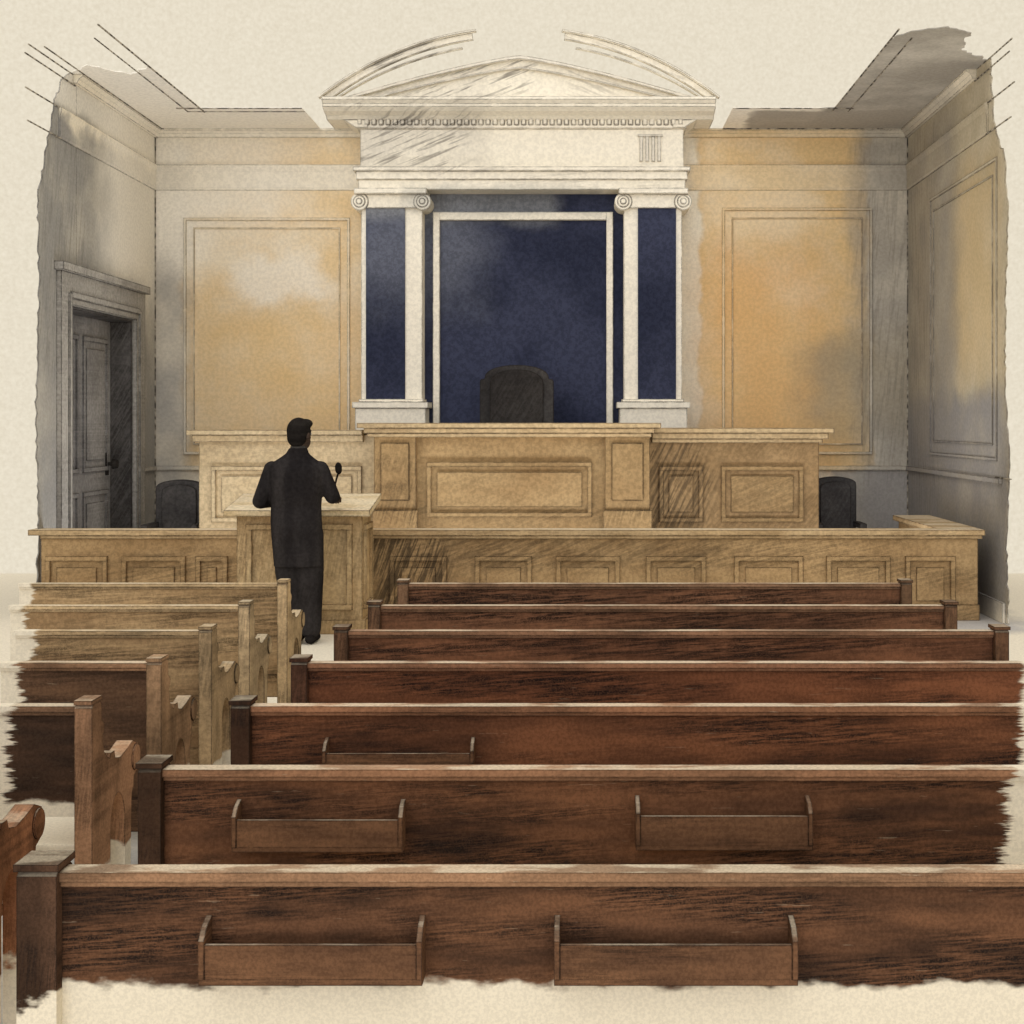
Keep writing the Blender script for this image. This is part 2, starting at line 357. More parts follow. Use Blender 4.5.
# ---------------------------------------------------------------- surround
dA = 16.35
px = lambda u, d=dA: X(u, d)
pz = lambda v, d=dA: Z(v, d)
m_white = wash_mat('chalky_white_stone', ('x', 'z'), [
    dict(rect=(px(358), px(480), pz(166), pz(116)), col=(196, 190, 180), soft=.15, wob=.3, k=.5, blot=.7),  # grey shading of the entablature painted into the stone colour
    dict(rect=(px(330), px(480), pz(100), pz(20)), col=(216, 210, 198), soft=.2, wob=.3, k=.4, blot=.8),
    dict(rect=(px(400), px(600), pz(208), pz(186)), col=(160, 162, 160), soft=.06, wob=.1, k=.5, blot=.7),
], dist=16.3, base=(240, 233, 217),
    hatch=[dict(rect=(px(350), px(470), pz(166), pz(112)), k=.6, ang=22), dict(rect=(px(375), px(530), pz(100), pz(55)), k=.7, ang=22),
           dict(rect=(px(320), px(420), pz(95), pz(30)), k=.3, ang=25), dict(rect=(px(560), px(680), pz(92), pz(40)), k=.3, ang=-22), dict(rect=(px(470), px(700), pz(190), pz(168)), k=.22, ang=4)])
m_grey = wash_mat('soft_grey_stone', ('x', 'z'), [dict(rect=(None, None, 1.0, 6.5), col=(214, 208, 196), k=.7, blot=.6)], dist=16.3, base=(240, 233, 218))
s = NT('navy_watercolour')
n1 = s.noise(1.0, detail=5, off=1); c = s.mix(s.ss(n1, .35, .68), lin((46, 50, 68)), lin((62, 66, 86)))
ul = boxmask(s, 'x', 'z', (X(350, 16.8), X(480, 16.8), Z(300, 16.8), Z(200, 16.8)), .45, .5, 1.4)
c = s.mix(s.math('MULTIPLY', ul, .5), c, lin((120, 124, 136)))
ut = boxmask(s, 'x', 'z', (X(350, 16.8), X(560, 16.8), Z(222, 16.8), None), .12, .2, 1.8, off=5)  # misty upper-left haze painted over the top of the navy
c = s.mix(s.math('MULTIPLY', ut, .4), c, lin((170, 172, 172)))
m_navy = s.finish(grain(s, c, 16, .22))
A = empty('pedimented_surround', (X(518, 16.6), 16.7, .9), 'white classical surround with navy panel, pilasters and broken arched pediment', 'architectural surround')
att(box('navy_panel', px(418), px(628), 16.80, 16.98, .9, pz(188), m_navy), A)
def pil(u0, u1, w0, w1):
    P = empty('pilaster', (X((u0+u1)/2, 16.5), 16.6, .9), '', '')
    del P['label']; del P['category']
    att(P, A)
    x0, x1 = X(u0, 16.5), X(u1, 16.5)
    att(box('shaft', x0, x1, 16.52, 16.98, 1.0, Z(204, 16.5), m_white), P)
    att(box('navy_inlay', X(w0, 16.5), X(w1, 16.5), 16.495, 16.52, 1.0, Z(206, 16.5), m_navy), P)
    att(boxes('pedestal', [(x0-.05, x1+.05, 16.40, 16.98, .9, Z(404, 16.4)), (x0-.08, x1+.08, 16.37, 16.98, Z(408, 16.4), Z(402, 16.4)),
                           (x0-.02, x1+.02, 16.46, 16.98, Z(404, 16.4), Z(399, 16.4))], m_white), P)
    bm = bmesh.new()
    z1, z0 = Z(189, 16.4), Z(206, 16.4)
    add_box(bm, x0-.06, x1+.06, 16.38, 16.98, z1-.05, z1+.01)
    add_box(bm, x0-.01, x1+.01, 16.46, 16.98, z0-.01, z1-.05)
    for cx in (x0-.01, x1+.01):
        for r, y in ((.095, 16.44), (.062, 16.425), (.03, 16.41)):
            add_cyl(bm, (cx, y, z1-.13), (cx, 16.97 if r == .095 else y+.03, z1-.13), r, r, 24)
    att(mk('ionic_capital', bm, m_white), P)
    return P
pil(361, 422, 366, 405)
pil(624, 682, 638, 676)
fx0, fx1 = X(433, 16.75), X(613, 16.75)
att(boxes('inner_frame', [(fx0, fx0+.075, 16.74, 16.80, .9, Z(212, 16.75)), (fx1-.075, fx1, 16.74, 16.80, .9, Z(212, 16.75)),
    (fx0+.075, fx1-.075, 16.74, 16.80, Z(220, 16.75), Z(212, 16.75))], m_white), A)
ex0, ex1 = px(357), px(686)
att(boxes('architrave', [(ex0, ex1, 16.45, 16.98, pz(188), pz(178)), (ex0-.02, ex1+.02, 16.42, 16.98, pz(178), pz(170)), (ex0-.05, ex1+.05, 16.38, 16.98, pz(170), pz(166))], m_white), A)
fz0, fz1 = pz(166), pz(127)
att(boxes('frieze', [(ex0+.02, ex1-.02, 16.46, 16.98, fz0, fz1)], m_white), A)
tg = []
for u in (640, 646, 652, 658): tg.append((px(u), px(u+3.2), 16.43, 16.46, pz(160), pz(135)))
tg.append((px(638), px(663), 16.42, 16.46, pz(135), pz(133)))
att(boxes('triglyph', tg, m_grey), A)
dn = []; n = 46
for i in range(n):
    a = ex0+(ex1-ex0)*i/n; dn.append((a, a+(ex1-ex0)/n*.55, 16.39, 16.46, pz(123.5), pz(118)))
dn.append((ex0-.01, ex1+.01, 16.42, 16.98, pz(127), pz(113)))
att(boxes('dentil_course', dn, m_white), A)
cx0, cx1 = X(322, 16.1), X(716, 16.1)
zz = lambda v: Z(v, 16.1)
bm = bmesh.new()
prof = [(16.98, zz(114)), (16.40, zz(114)), (16.34, zz(111)), (16.20, zz(109)), (16.12, zz(106)), (16.12, zz(103)), (16.06, zz(100)), (16.06, zz(97)), (16.98, zz(97))]
add_prism(bm, prof, 'x', cx0+.0, cx1-.0)
add_prism(bm, [(cx0, zz(103)), (cx0+.32, zz(122)), (cx0+.45, zz(122)), (cx0+.45, zz(103))], 'y', 16.4, 16.98)
add_prism(bm, [(cx1, zz(103)), (cx1-.32, zz(122)), (cx1-.45, zz(122)), (cx1-.45, zz(103))], 'y', 16.4, 16.98)
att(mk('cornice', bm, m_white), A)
def arcband(u0, u1, apex_v, half_u, base_v, th, y0, y1, bm):
    k = 16.1/F; hc = half_u*k; sag = (base_v-apex_v)*k; R = (hc*hc+sag*sag)/(2*sag)
    cxx = X(519, 16.1); cz_ = Z(apex_v, 16.1)-R
    a0 = math.asin(max(-1, min(1, (X(u0, 16.1)-cxx)/R))); a1 = math.asin(max(-1, min(1, (X(u1, 16.1)-cxx)/R)))
    N = 24; o = []; i_ = []
    for j in range(N+1):
        a = a0+(a1-a0)*j/N
        o.append((cxx+R*math.sin(a), cz_+R*math.cos(a))); i_.append((cxx+(R-th)*math.sin(a), cz_+(R-th)*math.cos(a)))
    add_prism(bm, o+i_[::-1], 'y', y0, y1)
for (a, b) in ((318, 476), (562, 720)):
    bm = bmesh.new()
    arcband(a, b, 27, 201, 97, .022, 16.06, 16.14, bm)
    arcband(a+3, b-4, 29, 199, 98, .07, 16.12, 16.18, bm)
    arcband(a+14, b-14, 41, 186, 98, .016, 16.14, 16.2, bm)
    att(mk('raking_cornice', bm, m_white), A)
def peak(half, apex, base):
    return [(X(519, 16.1)+t*half*16.1/F, zz(base-(base-apex)*(1-abs(t)**1.25))) for t in [j/16-1 for j in range(33)]]
bm = bmesh.new()
o_ = peak(186, 53, 98); add_prism(bm, o_+[(x_, z_-.035) for x_, z_ in o_[::-1]], 'y', 16.2, 16.3)
o_ = peak(160, 64, 98); add_prism(bm, o_+[(x_, z_-.018) for x_, z_ in o_[::-1]], 'y', 16.22, 16.3)
att(mk('inner_raking_moulding', bm, m_grey), A)
o_ = peak(184, 55, 98.5)
att(prism('tympanum', o_+[(o_[-1][0], zz(100)), (o_[0][0], zz(100))], 'y', 16.27, 16.35, m_white), A)

# ---------------------------------------------------------------- dais, bench
OL, OD = (160, 135, 98), (140, 114, 80)
m_bench = wood_mat('ochre_oak_bench', OL, OD, 15, stretch=(1, 1, 2), char=.3, bias=.48, soft=.25, hang=20)
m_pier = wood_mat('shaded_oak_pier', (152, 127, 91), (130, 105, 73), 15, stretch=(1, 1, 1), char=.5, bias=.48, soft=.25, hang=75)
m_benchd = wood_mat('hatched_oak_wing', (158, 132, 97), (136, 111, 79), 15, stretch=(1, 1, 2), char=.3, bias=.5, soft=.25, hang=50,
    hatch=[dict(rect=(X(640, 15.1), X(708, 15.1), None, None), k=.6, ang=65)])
m_benchl = wood_mat('pale_oak_bench', (188, 166, 130), (168, 143, 107), 15, stretch=(1, 1, 2), char=.2, bias=.45, soft=.25)
m_wingl = wood_mat('faded_oak_wing', (190, 171, 138), (172, 149, 114), 15, stretch=(1, 1, 2), char=.15, bias=.45, soft=.25)
top(box('platform', -3.4, 2.3, 15.65, 16.36, 0, .9, m_benchd), 'low raised oak platform behind the judge bench', 'platform')
B = empty('judge_bench', (-.7, 15.1, 0), 'long ochre oak judge bench with recessed panels and projecting piers', 'bench')
dC, dW = 14.8, 15.15
zt = Z(423, dC)
def panel(u0, u1, v0, v1, d, mat, parent, t=.04):
    x0, x1, z0, z1 = X(u0, d), X(u1, d), Z(v1, d), Z(v0, d)
    l = frame_boxes(x0, x1, d-t, d, z0, z1, .045)+[(x0+.10, x1-.10, d-t*.6, d, z0+.10, z1-.10)]
    o = boxes('panel', l, mat); att(o, parent); return o
att(boxes('centre_body', [(X(405, dC), X(612, dC), dC, 15.5, 0, zt-.06)], m_bench), B)
for (a, b) in ((372, 418), (603, 652)):
    att(boxes('pier', [(X(a, dC-.12)+.02, X(b, dC-.12)-.02, dC-.12, 15.5, 0, zt-.06), (X(a, dC-.12), X(b, dC-.12), dC-.15, dC-.12, 0, .9),
        (X(a+9, dC-.12), X(b-9, dC-.12), dC-.14, dC-.12, 1.0, zt-.2)], m_pier), B)
att(boxes('centre_top', [(X(362, dC)-.02, X(658, dC)+.02, dC-.22, 15.6, zt-.05, zt), (X(366, dC), X(654, dC), dC-.17, 15.55, zt-.10, zt-.05), (X(369, dC), X(651, dC), dC-.14, 15.5, zt-.14, zt-.10)], m_benchl), B)
panel(427, 592, 462, 517, dC, m_bench, B)
zw = Z(428, dW)
att(boxes('right_wing', [(X(645, dW), X(819, dW), dW, 15.6, 0, zw-.05)], m_benchd), B)
att(boxes('right_wing_top', [(X(652, dW), X(832, dW), dW-.14, 15.68, zw-.05, zw), (X(652, dW), X(827, dW), dW-.09, 15.64, zw-.11, zw-.05), (X(652, dW), X(822, dW), dW-.05, 15.62, zw-.15, zw-.11)], m_benchl), B)
panel(659, 703, 466, 522, dW, m_benchd, B); panel(721, 803, 466, 522, dW, m_bench, B)
zl = Z(430, dW)
att(boxes('left_wing', [(X(199, dW), X(385, dW), dW, 15.6, 0, zl-.05)], m_wingl), B)
att(boxes('left_wing_top', [(X(190, dW), X(364, dW), dW-.14, 15.68, zl-.05, zl), (X(194, dW), X(364, dW), dW-.08, 15.64, zl-.12, zl-.05)], m_wingl), B)
panel(212, 285, 466, 522, dW, m_wingl, B); panel(296, 362, 466, 522, dW, m_wingl, B)

# ---------------------------------------------------------------- bar rail
dB = 13.3
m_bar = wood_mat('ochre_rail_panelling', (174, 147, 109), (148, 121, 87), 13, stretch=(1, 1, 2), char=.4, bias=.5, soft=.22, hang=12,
    hatch=[dict(rect=(X(366, dB), X(450, dB), None, None), k=.75, ang=70), dict(rect=(X(450, dB), X(720, dB), .45, None), k=.35, ang=25)])  # first hatch paints the dark shading on the rail past the lectern
m_barc = wood_mat('pale_rail_cap', (190, 165, 128), (162, 136, 100), 13, stretch=(1, 1, 3), char=.3, dry_highlight=.5)
R_ = empty('court_railing', (-.6, dB+.08, 0), 'low ochre oak bar partition with recessed panels and flat cap', 'railing')
bt = Z(530, dB-.05)
bL, bR = XL+.04, X(978, dB)
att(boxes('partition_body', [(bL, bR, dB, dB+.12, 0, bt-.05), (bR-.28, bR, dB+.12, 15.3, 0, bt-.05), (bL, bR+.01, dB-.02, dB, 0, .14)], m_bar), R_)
att(boxes('rail_cap', [(bL-.1, bR+.05, dB-.05, dB+.17, bt-.05, bt), (bR-.33, bR+.05, dB+.17, 15.35, bt-.05, bt), (bL, bR+.03, dB-.03, dB, bt-.08, bt-.05)], m_barc), R_)
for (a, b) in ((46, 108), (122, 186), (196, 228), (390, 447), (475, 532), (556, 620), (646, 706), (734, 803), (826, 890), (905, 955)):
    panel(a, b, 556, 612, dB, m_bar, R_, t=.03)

# ---------------------------------------------------------------- lectern + mic
m_lec = wood_mat('honey_oak_lectern', (196, 171, 132), (172, 145, 107), 12.6, stretch=(2, 2, .8), char=.35, bias=.5, hang=80, edge=1.0)
m_lect = wood_mat('pale_lectern_top', (216, 198, 164), (194, 170, 130), 12.6, char=.15, dry_highlight=.5)
Lx0, Lx1, Ly0, Ly1 = -2.87, -1.82, 12.46, 13.0
Lc = empty('lectern', ((Lx0+Lx1)/2, (Ly0+Ly1)/2, 0), 'wide honey oak lectern with panelled body and sloped top', 'lectern')
att(prism('lectern_body', [(Ly0, .0), (Ly1, .0), (Ly1, 1.09), (Ly0, 1.01)], 'x', Lx0, Lx1, m_lec), Lc)
att(prism('sloped_top', [(Ly0-.13, .99), (Ly0-.13, 1.04), (Ly1+.05, 1.145), (Ly1+.05, 1.095)], 'x', Lx0-.08, Lx1+.08, m_lect), Lc)
att(boxes('plinth', [(Lx0-.03, Lx1+.03, Ly0-.03, Ly1+.02, 0, .12)], m_lec), Lc)
att(boxes('panel', frame_boxes(Lx0+.08, Lx1-.08, Ly0-.03, Ly0, .2, .92, .05), m_lec), Lc)
l = []
for (a, b, c_, d_) in ((Ly0+.06, Ly1-.06, .86, .91), (Ly0+.06, Ly1-.06, .2, .25), (Ly0+.06, Ly0+.11, .25, .86), (Ly1-.11, Ly1-.06, .25, .86)): l.append((Lx1, Lx1+.025, a, b, c_, d_))
att(boxes('side_panel', l, m_lec), Lc)
m_black = wood_mat('charcoal_black', (40, 37, 36), (26, 24, 24), 12, char=.2, edge=0)
mx, my = X(334, 12.73), 12.73
mzb = 1.04+.105*(my-(Ly0-.13))/.72+.009
M = empty('microphone', (mx, my, mzb), 'black gooseneck microphone standing on the lectern top', 'microphone')
att(cyl('base', (mx, my, mzb), (mx, my, mzb+.025), .05, .045, m_black), M)
bm = bmesh.new(); prev = None
for j in range(8):
    t = j/7; p = Vector((mx+.05*t*t, my-.06*t*t, mzb+.02+.22*t))
    if prev is not None: add_cyl(bm, prev, p+(p-prev)*.1, .008, .008, 10)
    prev = p
att(mk('gooseneck', bm, m_black), M)
bm = bmesh.new(); bmesh.ops.create_uvsphere(bm, u_segments=16, v_segments=12, radius=1, matrix=Matrix.Translation(prev+Vector((0, -.01, .03))) @ Matrix.Rotation(.35, 4, 'X') @ Matrix.Diagonal((.03, .03, .055, 1)))
att(mk('microphone_head', bm, m_black, True), M)

# ---------------------------------------------------------------- chairs
m_chair = wood_mat('charcoal_leather', (80, 77, 75), (54, 52, 52), 15.5, stretch=(1, 1, 1), char=.35, bias=.5, hang=60)
m_cush = wood_mat('charcoal_leather_cushion', (66, 63, 61), (44, 42, 42), 15.5, stretch=(1, 1, 1), char=.4, bias=.5, hang=60)
m_chair2 = wood_mat('dark_grey_leather', (98, 95, 93), (66, 64, 64), 15.5, stretch=(1, 1, 1), char=.3, hang=60)
m_leg = wood_mat('dark_wood_leg', (70, 58, 50), (46, 38, 34), 15.5)
def arch_profile(w, z0, zs, ztop, notch=0.0):
    p = [(-w*.46, z0), (w*.46, z0), (w*.5, z0+(zs-z0)*.4), (w*.5, zs)]
    if notch:
        p += [(w*.5-notch*.3, zs+.02), (w*.5-notch, zs+.022)]
    ww = w*.5-notch; N = 14; zb = zs+(.025 if notch else .01)
    for i in range(1 if notch == 0 else 0, N+(1 if notch else 0)):
        a = math.pi*i/N
        p.append((ww*math.cos(a), zb+(ztop-zb)*math.sin(a)**.8))
    if notch: p += [(-w*.5+notch, zs+.022), (-w*.5+notch*.3, zs+.02)]
    p += [(-w*.5, zs), (-w*.5, z0+(zs-z0)*.4)]
    q = []
    for v in p:
        if not q or (abs(v[0]-q[-1][0])+abs(v[1]-q[-1][1])) > 1e-4: q.append(v)
    return q
def chair(name, cx, cy, z0, w, zs, ztop, label, mat, faces=-1, arms=True, notch=0.0, group=None, cush=None):
    C = empty(name, (cx, cy, z0), label, 'chair', group)
    yb = cy+.25*(-faces)
    o = prism('backrest', [(cx+a, b) for a, b in arch_profile(w, z0+.42, zs, ztop, notch)], 'y', yb-.05, yb+.05, mat); att(o, C)
    inn = arch_profile(w*.72, z0+.55, zs-.04, ztop-.05)
    att(prism('back_cushion', [(cx+a, b) for a, b in inn], 'y', yb+.05*faces, yb+.085*faces, cush or mat), C)
    att(box('seat', cx-w*.46, cx+w*.46, cy-.25, cy+.25, z0+.38, z0+.48, mat, bev=.02), C)
    for sx in (-1, 1):
        for sy in (-1, 1):
            att(cyl('leg', (cx+sx*w*.38, cy+sy*.2, z0), (cx+sx*w*.38, cy+sy*.2, z0+.39), .018, .028, m_leg, 12), C)
        if arms:
            att(boxes('armrest', [(cx+sx*w*.5-.035, cx+sx*w*.5+.035, cy-.22, cy+.24, z0+.64, z0+.69), (cx+sx*w*.5-.025, cx+sx*w*.5+.025, cy-.2, cy-.14, z0+.44, z0+.64)], mat), C)
    return C
jx = X(516, 16.0)
chair('judge_chair', jx, 15.98, .9, .80, Z(381, 16.2), Z(365, 16.2), 'dark grey leather high-backed chair with arched top', m_chair, notch=.05, cush=m_cush)
chair('armchair', X(176, 15.9), 15.85, 0, .52, Z(490, 16), Z(480, 16), 'dark grey rounded-back armchair beside the panelled door', m_chair2, group='dark side armchairs')
chair('armchair', X(840, 15.9), 16.0, 0, .46, Z(486, 16.1), Z(477, 16.1), 'dark grey rounded-back armchair beside the judge bench', m_chair2, group='dark side armchairs')

# ---------------------------------------------------------------- pews
ET = .905
arch = [(.31, 0), (.31, .47)]+[(.235+.075*math.cos(math.pi*j/10), .47+.10*math.sin(math.pi*j/10)) for j in range(1, 10)]+[(.16, .47), (.16, 0)]
endprof = [(-.02, 0), (-.02, ET-.012), (0, ET), (.05, ET), (.07, ET-.012), (.072, .84), (.10, .825), (.097, .80), (.08, .785), (.095, .735), (.13, .71), (.155, .70), (.165, .715), (.20, .715), (.21, .69), (.26, .68), (.33, .69), (.40, .705), (.455, .685), (.47, .64),
           (.45, .60), (.41, .585), (.405, .55), (.385, .53), (.375, .30), (.40, .16), (.45, .12), (.46, .09), (.46, 0)]+arch
def pew(x0, x1, d, mats, label, group, racks=(), th=.06, ends=(1, 1), ov=.005, bot=.28, rmat=None):
    me_, mb, mr = mats
    P = empty('pew', ((x0+x1)/2, d+.2, 0), label, 'pew', group)
    for fl, a in ((ends[0], x0), (ends[1], x1-th)):
        if not fl: continue
        bm = bmesh.new(); add_prism(bm, [(d+p, q) for p, q in endprof], 'x', a, a+th)
        add_box(bm, a-ov, a+th+ov, d-.024, d+.074, ET-.002, ET+.012)
        add_cyl(bm, (a-.006, d+.425, .645), (a+th+.006, d+.425, .645), .042, .042, 18)
        att(mk('pew_end', bm, me_), P)
    xa, xb = (x0+th if ends[0] else x0), (x1-th if ends[1] else x1)
    att(boxes('backrest', [(xa, xb, d+.012, d+.04, bot, .878), (xa, xb, d+.0, d+.012, bot, .40)] if bot < .4 else [(xa, xb, d+.012, d+.04, bot, .878)], mb), P)
    att(boxes('top_rail', [(xa, xb, d-.008, d+.048, .878, .897), (xa, xb, d+.002, d+.012, .866, .878)], mr), P)
    att(box('seat', xa, xb, d+.04, d+.41, .42, .455, mr, bev=.008), P)
    for (r0, r1, z0, z1) in racks:
        dd = .062
        bm = bmesh.new()
        yb, yf = d+.012, d+.012-dd
        add_box(bm, r0, r1, yf, yb, z0, z0+.012)
        add_box(bm, r0+.011, r1-.011, yf, yf+.010, z0+.012, z1-.03)
        for e in (r0, r1-.011):
            add_prism(bm, [(yb, z0+.012), (yf-.004, z0+.012), (yf-.004, z1-.022), (yf+.02, z1-.002), (yb, z1+.008)], 'x', e, e+.011)
        att(mk('book_rack', bm, rmat or mb), P)
    return P
ds = [2.92, 3.78, 4.617, 5.44, 6.27, 7.126, 8.094]
def pm(tag, i, d, light, dark, rail, endc, fades, char, bias, dry_highlight=.6):
    return (wood_mat('pew_end_'+tag, endc, [v*.66 for v in endc], d, stretch=(2, 2, .7), fades=fades[1], char=char*.7, bias=.5, dry_highlight=.35, hang=84),
            wood_mat('pew_back_'+tag, light, dark, d, stretch=(.8, 1, 5), fades=fades[0], char=char, bias=bias, fleck=.15, hang=4, soft=.24),
            wood_mat('pew_rail_'+tag, rail, [v*.76 for v in rail], d, stretch=(1, 1, 5), fades=fades[0], char=.35, bias=.45, dry_highlight=dry_highlight, fleck=.3))
R_cols = [
    ((122, 86, 63), (62, 46, 37), (158, 122, 94), (92, 69, 55)),
    ((122, 84, 60), (62, 45, 36), (156, 116, 88), (86, 64, 50)),
    ((128, 84, 59), (74, 50, 38), (156, 112, 84), (88, 64, 50)),
    ((130, 84, 59), (82, 53, 40), (152, 110, 84), (98, 69, 54)),
    ((132, 91, 67), (90, 61, 46), (152, 114, 88), (112, 83, 63)),
    ((134, 95, 71), (94, 66, 50), (154, 118, 92), (124, 94, 72)),
    ((136, 97, 73), (96, 68, 52), (154, 120, 94), (126, 98, 76))]
fr = [[('z', .672, 1, .010, .035)], [('x', 1.09, -1, .012, .08)], [('x', 1.37, -1, .012, .08)], [('x', 1.62, -1, .015, .06)], [], [], []]
fe = [[('z', .645, 1, .010, .07)], [('z', .60, 1, .01, .06)], [], [], [], [], []]
racks = {0: ((-.735, -.304, .692, .80), (-.05, .42, .692, .80)), 1: ((-.872, -.444, .70, .81), (.14, .583, .705, .82)), 2: ((-.79, -.326, .72, .79),)}
lab = ['dark brown wooden pew with two book racks on its back', 'dark brown wooden pew with two small book racks', 'reddish brown wooden pew with one book rack',
       'reddish brown plain-backed wooden pew', 'brown plain-backed wooden pew', 'brown wooden pew with carved square-topped ends', 'plain brown wooden pew beside the oak railing']
rx0 = [-1.097, -1.116, -1.078, -1.052, -1.033, -1.012, -.99]
rx1 = [1.80, 1.15, 1.43, 1.68, 1.80, 1.80, 1.80]
for i, d in enumerate(ds):
    c4 = R_cols[i]
    rm = wood_mat('book_rack_wood', (126, 92, 68), (84, 61, 47), d, stretch=(.8, 1, 5), char=.55, soft=.24, dry_highlight=.4, edge=1.0) if i in racks else None
    pew(rx0[i], rx1[i], d, pm('brown', i, d, c4[0], c4[1], c4[2], c4[3], (fr[i], fe[i]), .95, .52), lab[i], 'brown pews of the wide block', racks.get(i, ()), th=.078 if i == 0 else .058,
        ends=(1, 0 if i in (1, 2, 3) else 1), rmat=rm)
L_cols = {
    1: ((150, 100, 72), (100, 67, 50), (172, 125, 93), (170, 118, 86)),
    2: ((88, 66, 52), (50, 41, 35), (146, 113, 88), (172, 132, 102)),
    3: ((112, 85, 65), (66, 51, 42), (164, 127, 98), (174, 140, 108)),
    4: ((172, 145, 109), (130, 104, 77), (186, 159, 122), (196, 168, 130)),
    5: ((184, 157, 119), (148, 120, 88), (200, 174, 136), (208, 182, 144)),
    6: ((184, 157, 119), (154, 126, 92), (196, 170, 132), (202, 175, 136))}
lf_x = {1: -3.0, 2: -1.775, 3: -2.05, 4: -2.31, 5: -2.66, 6: -2.98}
lx1 = {1: -1.53, 2: -1.505, 3: -1.523, 4: -1.545, 5: -1.575, 6: -1.586}
ez = {1: .3, 2: .38, 3: .44, 4: .32, 5: .22, 6: .12}
lab2 = {1: 'reddish brown wooden pew with scrolled arm end', 2: 'very dark brown wooden pew with scrolled arm end', 3: 'brown wooden pew with scrolled arm end',
        4: 'light brown oak pew with scrolled arm end', 5: 'ochre oak pew with scrolled arm end', 6: 'ochre oak pew beside the lectern and railing'}
for i in range(1, 7):
    c4 = L_cols[i]; f = [('x', lf_x[i], 1, .012, .09)]
    fb = f+([('z', .60, 1, .01, .05)] if i == 2 else [])
    pew(lf_x[i]-.07, lx1[i], ds[i], pm('ochre', i, ds[i], c4[0], c4[1], c4[2], c4[3], (fb, [('z', ez[i], 1, .012, .08)]), .7, .5), lab2[i], 'pews of the narrow block', th=.055, ends=(0, 1), ov=.001,
        bot=.55 if i == 2 else .28)

# ---------------------------------------------------------------- person
def capsule(bm, p0, r0, p1, r1, sub=2):
    t = bmesh.new()
    bmesh.ops.create_icosphere(t, subdivisions=sub, radius=r0, matrix=Matrix.Translation(p0))
    bmesh.ops.create_icosphere(t, subdivisions=sub, radius=r1, matrix=Matrix.Translation(p1))
    r = bmesh.ops.convex_hull(t, input=t.verts[:])
    dead = [g for g in r['geom_interior'] if isinstance(g, bmesh.types.BMVert)]
    if dead: bmesh.ops.delete(t, geom=dead, context='VERTS')
    hf = set(g for g in r['geom'] if isinstance(g, bmesh.types.BMFace))
    rest = [f for f in t.faces if f not in hf]
    if rest: bmesh.ops.delete(t, geom=rest, context='FACES_ONLY')
    me = bpy.data.meshes.new('tmp'); t.to_mesh(me); t.free(); bm.from_mesh(me); bpy.data.meshes.remove(me)
def ell(bm, c, r, rot=None):
    M_ = Matrix.Translation(c)
    if rot is not None: M_ = M_ @ rot
    bmesh.ops.create_icosphere(bm, subdivisions=3, radius=1, matrix=M_ @ Matrix.Diagonal((r[0], r[1], r[2], 1)))
def loft(bm, rings, seg=36, ex=2.5):
    prev = None; first = None
    for (z, cx, cy, rx, ry) in rings:
        vs = []
        for i in range(seg):
            a = 2*math.pi*i/seg; c_, s_ = math.cos(a), math.sin(a)
            vs.append(bm.verts.new((cx+rx*math.copysign(abs(c_)**(2/ex), c_), cy+ry*math.copysign(abs(s_)**(2/ex), s_), z)))
        if prev:
            for i in range(seg): bm.faces.new((prev[i], prev[(i+1) % seg], vs[(i+1) % seg], vs[i]))
        else: first = vs
        prev = vs
    bm.faces.new(first[::-1]); bm.faces.new(prev)
def remesh(name, bm, voxel, mat, smooth_it=3):
    bmesh.ops.recalc_face_normals(bm, faces=bm.faces[:])
    me = bpy.data.meshes.new('tmp'); bm.to_mesh(me); bm.free()
    o = bpy.data.objects.new('tmp', me); sc.collection.objects.link(o)
    r = o.modifiers.new('r', 'REMESH'); r.mode = 'VOXEL'; r.voxel_size = voxel
    s_ = o.modifiers.new('s', 'SMOOTH'); s_.iterations = smooth_it; s_.factor = .5
    dg = bpy.context.evaluated_depsgraph_get(); e = o.evaluated_get(dg)
    m2 = bpy.data.meshes.new_from_object(e)
    b2 = bmesh.new(); b2.from_mesh(m2)
    bpy.data.objects.remove(o)
    return mk(name, b2, mat, True)
PX, PY = -2.27, 11.92
V = lambda x, y, z: Vector((PX+x, PY+y, z))
hr = Matrix.Rotation(math.radians(-30), 4, 'Z')
HC = V(.03, .02, 1.664)
def hp(x, y, z): return HC+hr.to_3x3() @ Vector((x, y, z))
m_skin = wood_mat('shaded_skin', (92, 77, 68), (68, 58, 52), 12, stretch=(1, 1, 1), char=.3, edge=0)
m_suit = wood_mat('near_black_suit', (54, 51, 51), (32, 30, 31), 12, stretch=(3, 3, .5), char=.5, edge=0, hang=75)
m_hair = wood_mat('black_hair', (42, 39, 37), (28, 26, 25), 12, char=.3, edge=0)
m_eye = wood_mat('eye_white', (180, 172, 160), (160, 150, 140), 12, char=0, edge=0)
m_collar = wood_mat('grey_shirt_collar', (78, 75, 72), (58, 56, 54), 12, char=.2, edge=0)
bm = bmesh.new()
capsule(bm, V(-.07, 0, .93), .12, V(.08, 0, .93), .12)
capsule(bm, V(0, .01, .95), .11, V(0, .0, 1.3), .11)
capsule(bm, V(-.10, 0, 1.35), .08, V(.10, 0, 1.35), .08)
capsule(bm, V(-.17, 0, 1.40), .05, V(.17, 0, 1.40), .05)
capsule(bm, V(.0, -.005, 1.40), .06, HC+Vector((0, -.01, -.08)), .054)
ell(bm, hp(0, -.008, .02), (.080, .100, .110), hr)
ell(bm, hp(0, .025, -.045), (.060, .070, .077), hr)
capsule(bm, hp(0, .082, .02), .012, hp(0, .108, -.02), .015)
capsule(bm, hp(-.022, .084, -.055), .009, hp(.022, .084, -.055), .009)
capsule(bm, hp(-.035, .080, .035), .011, hp(.035, .080, .035), .011)
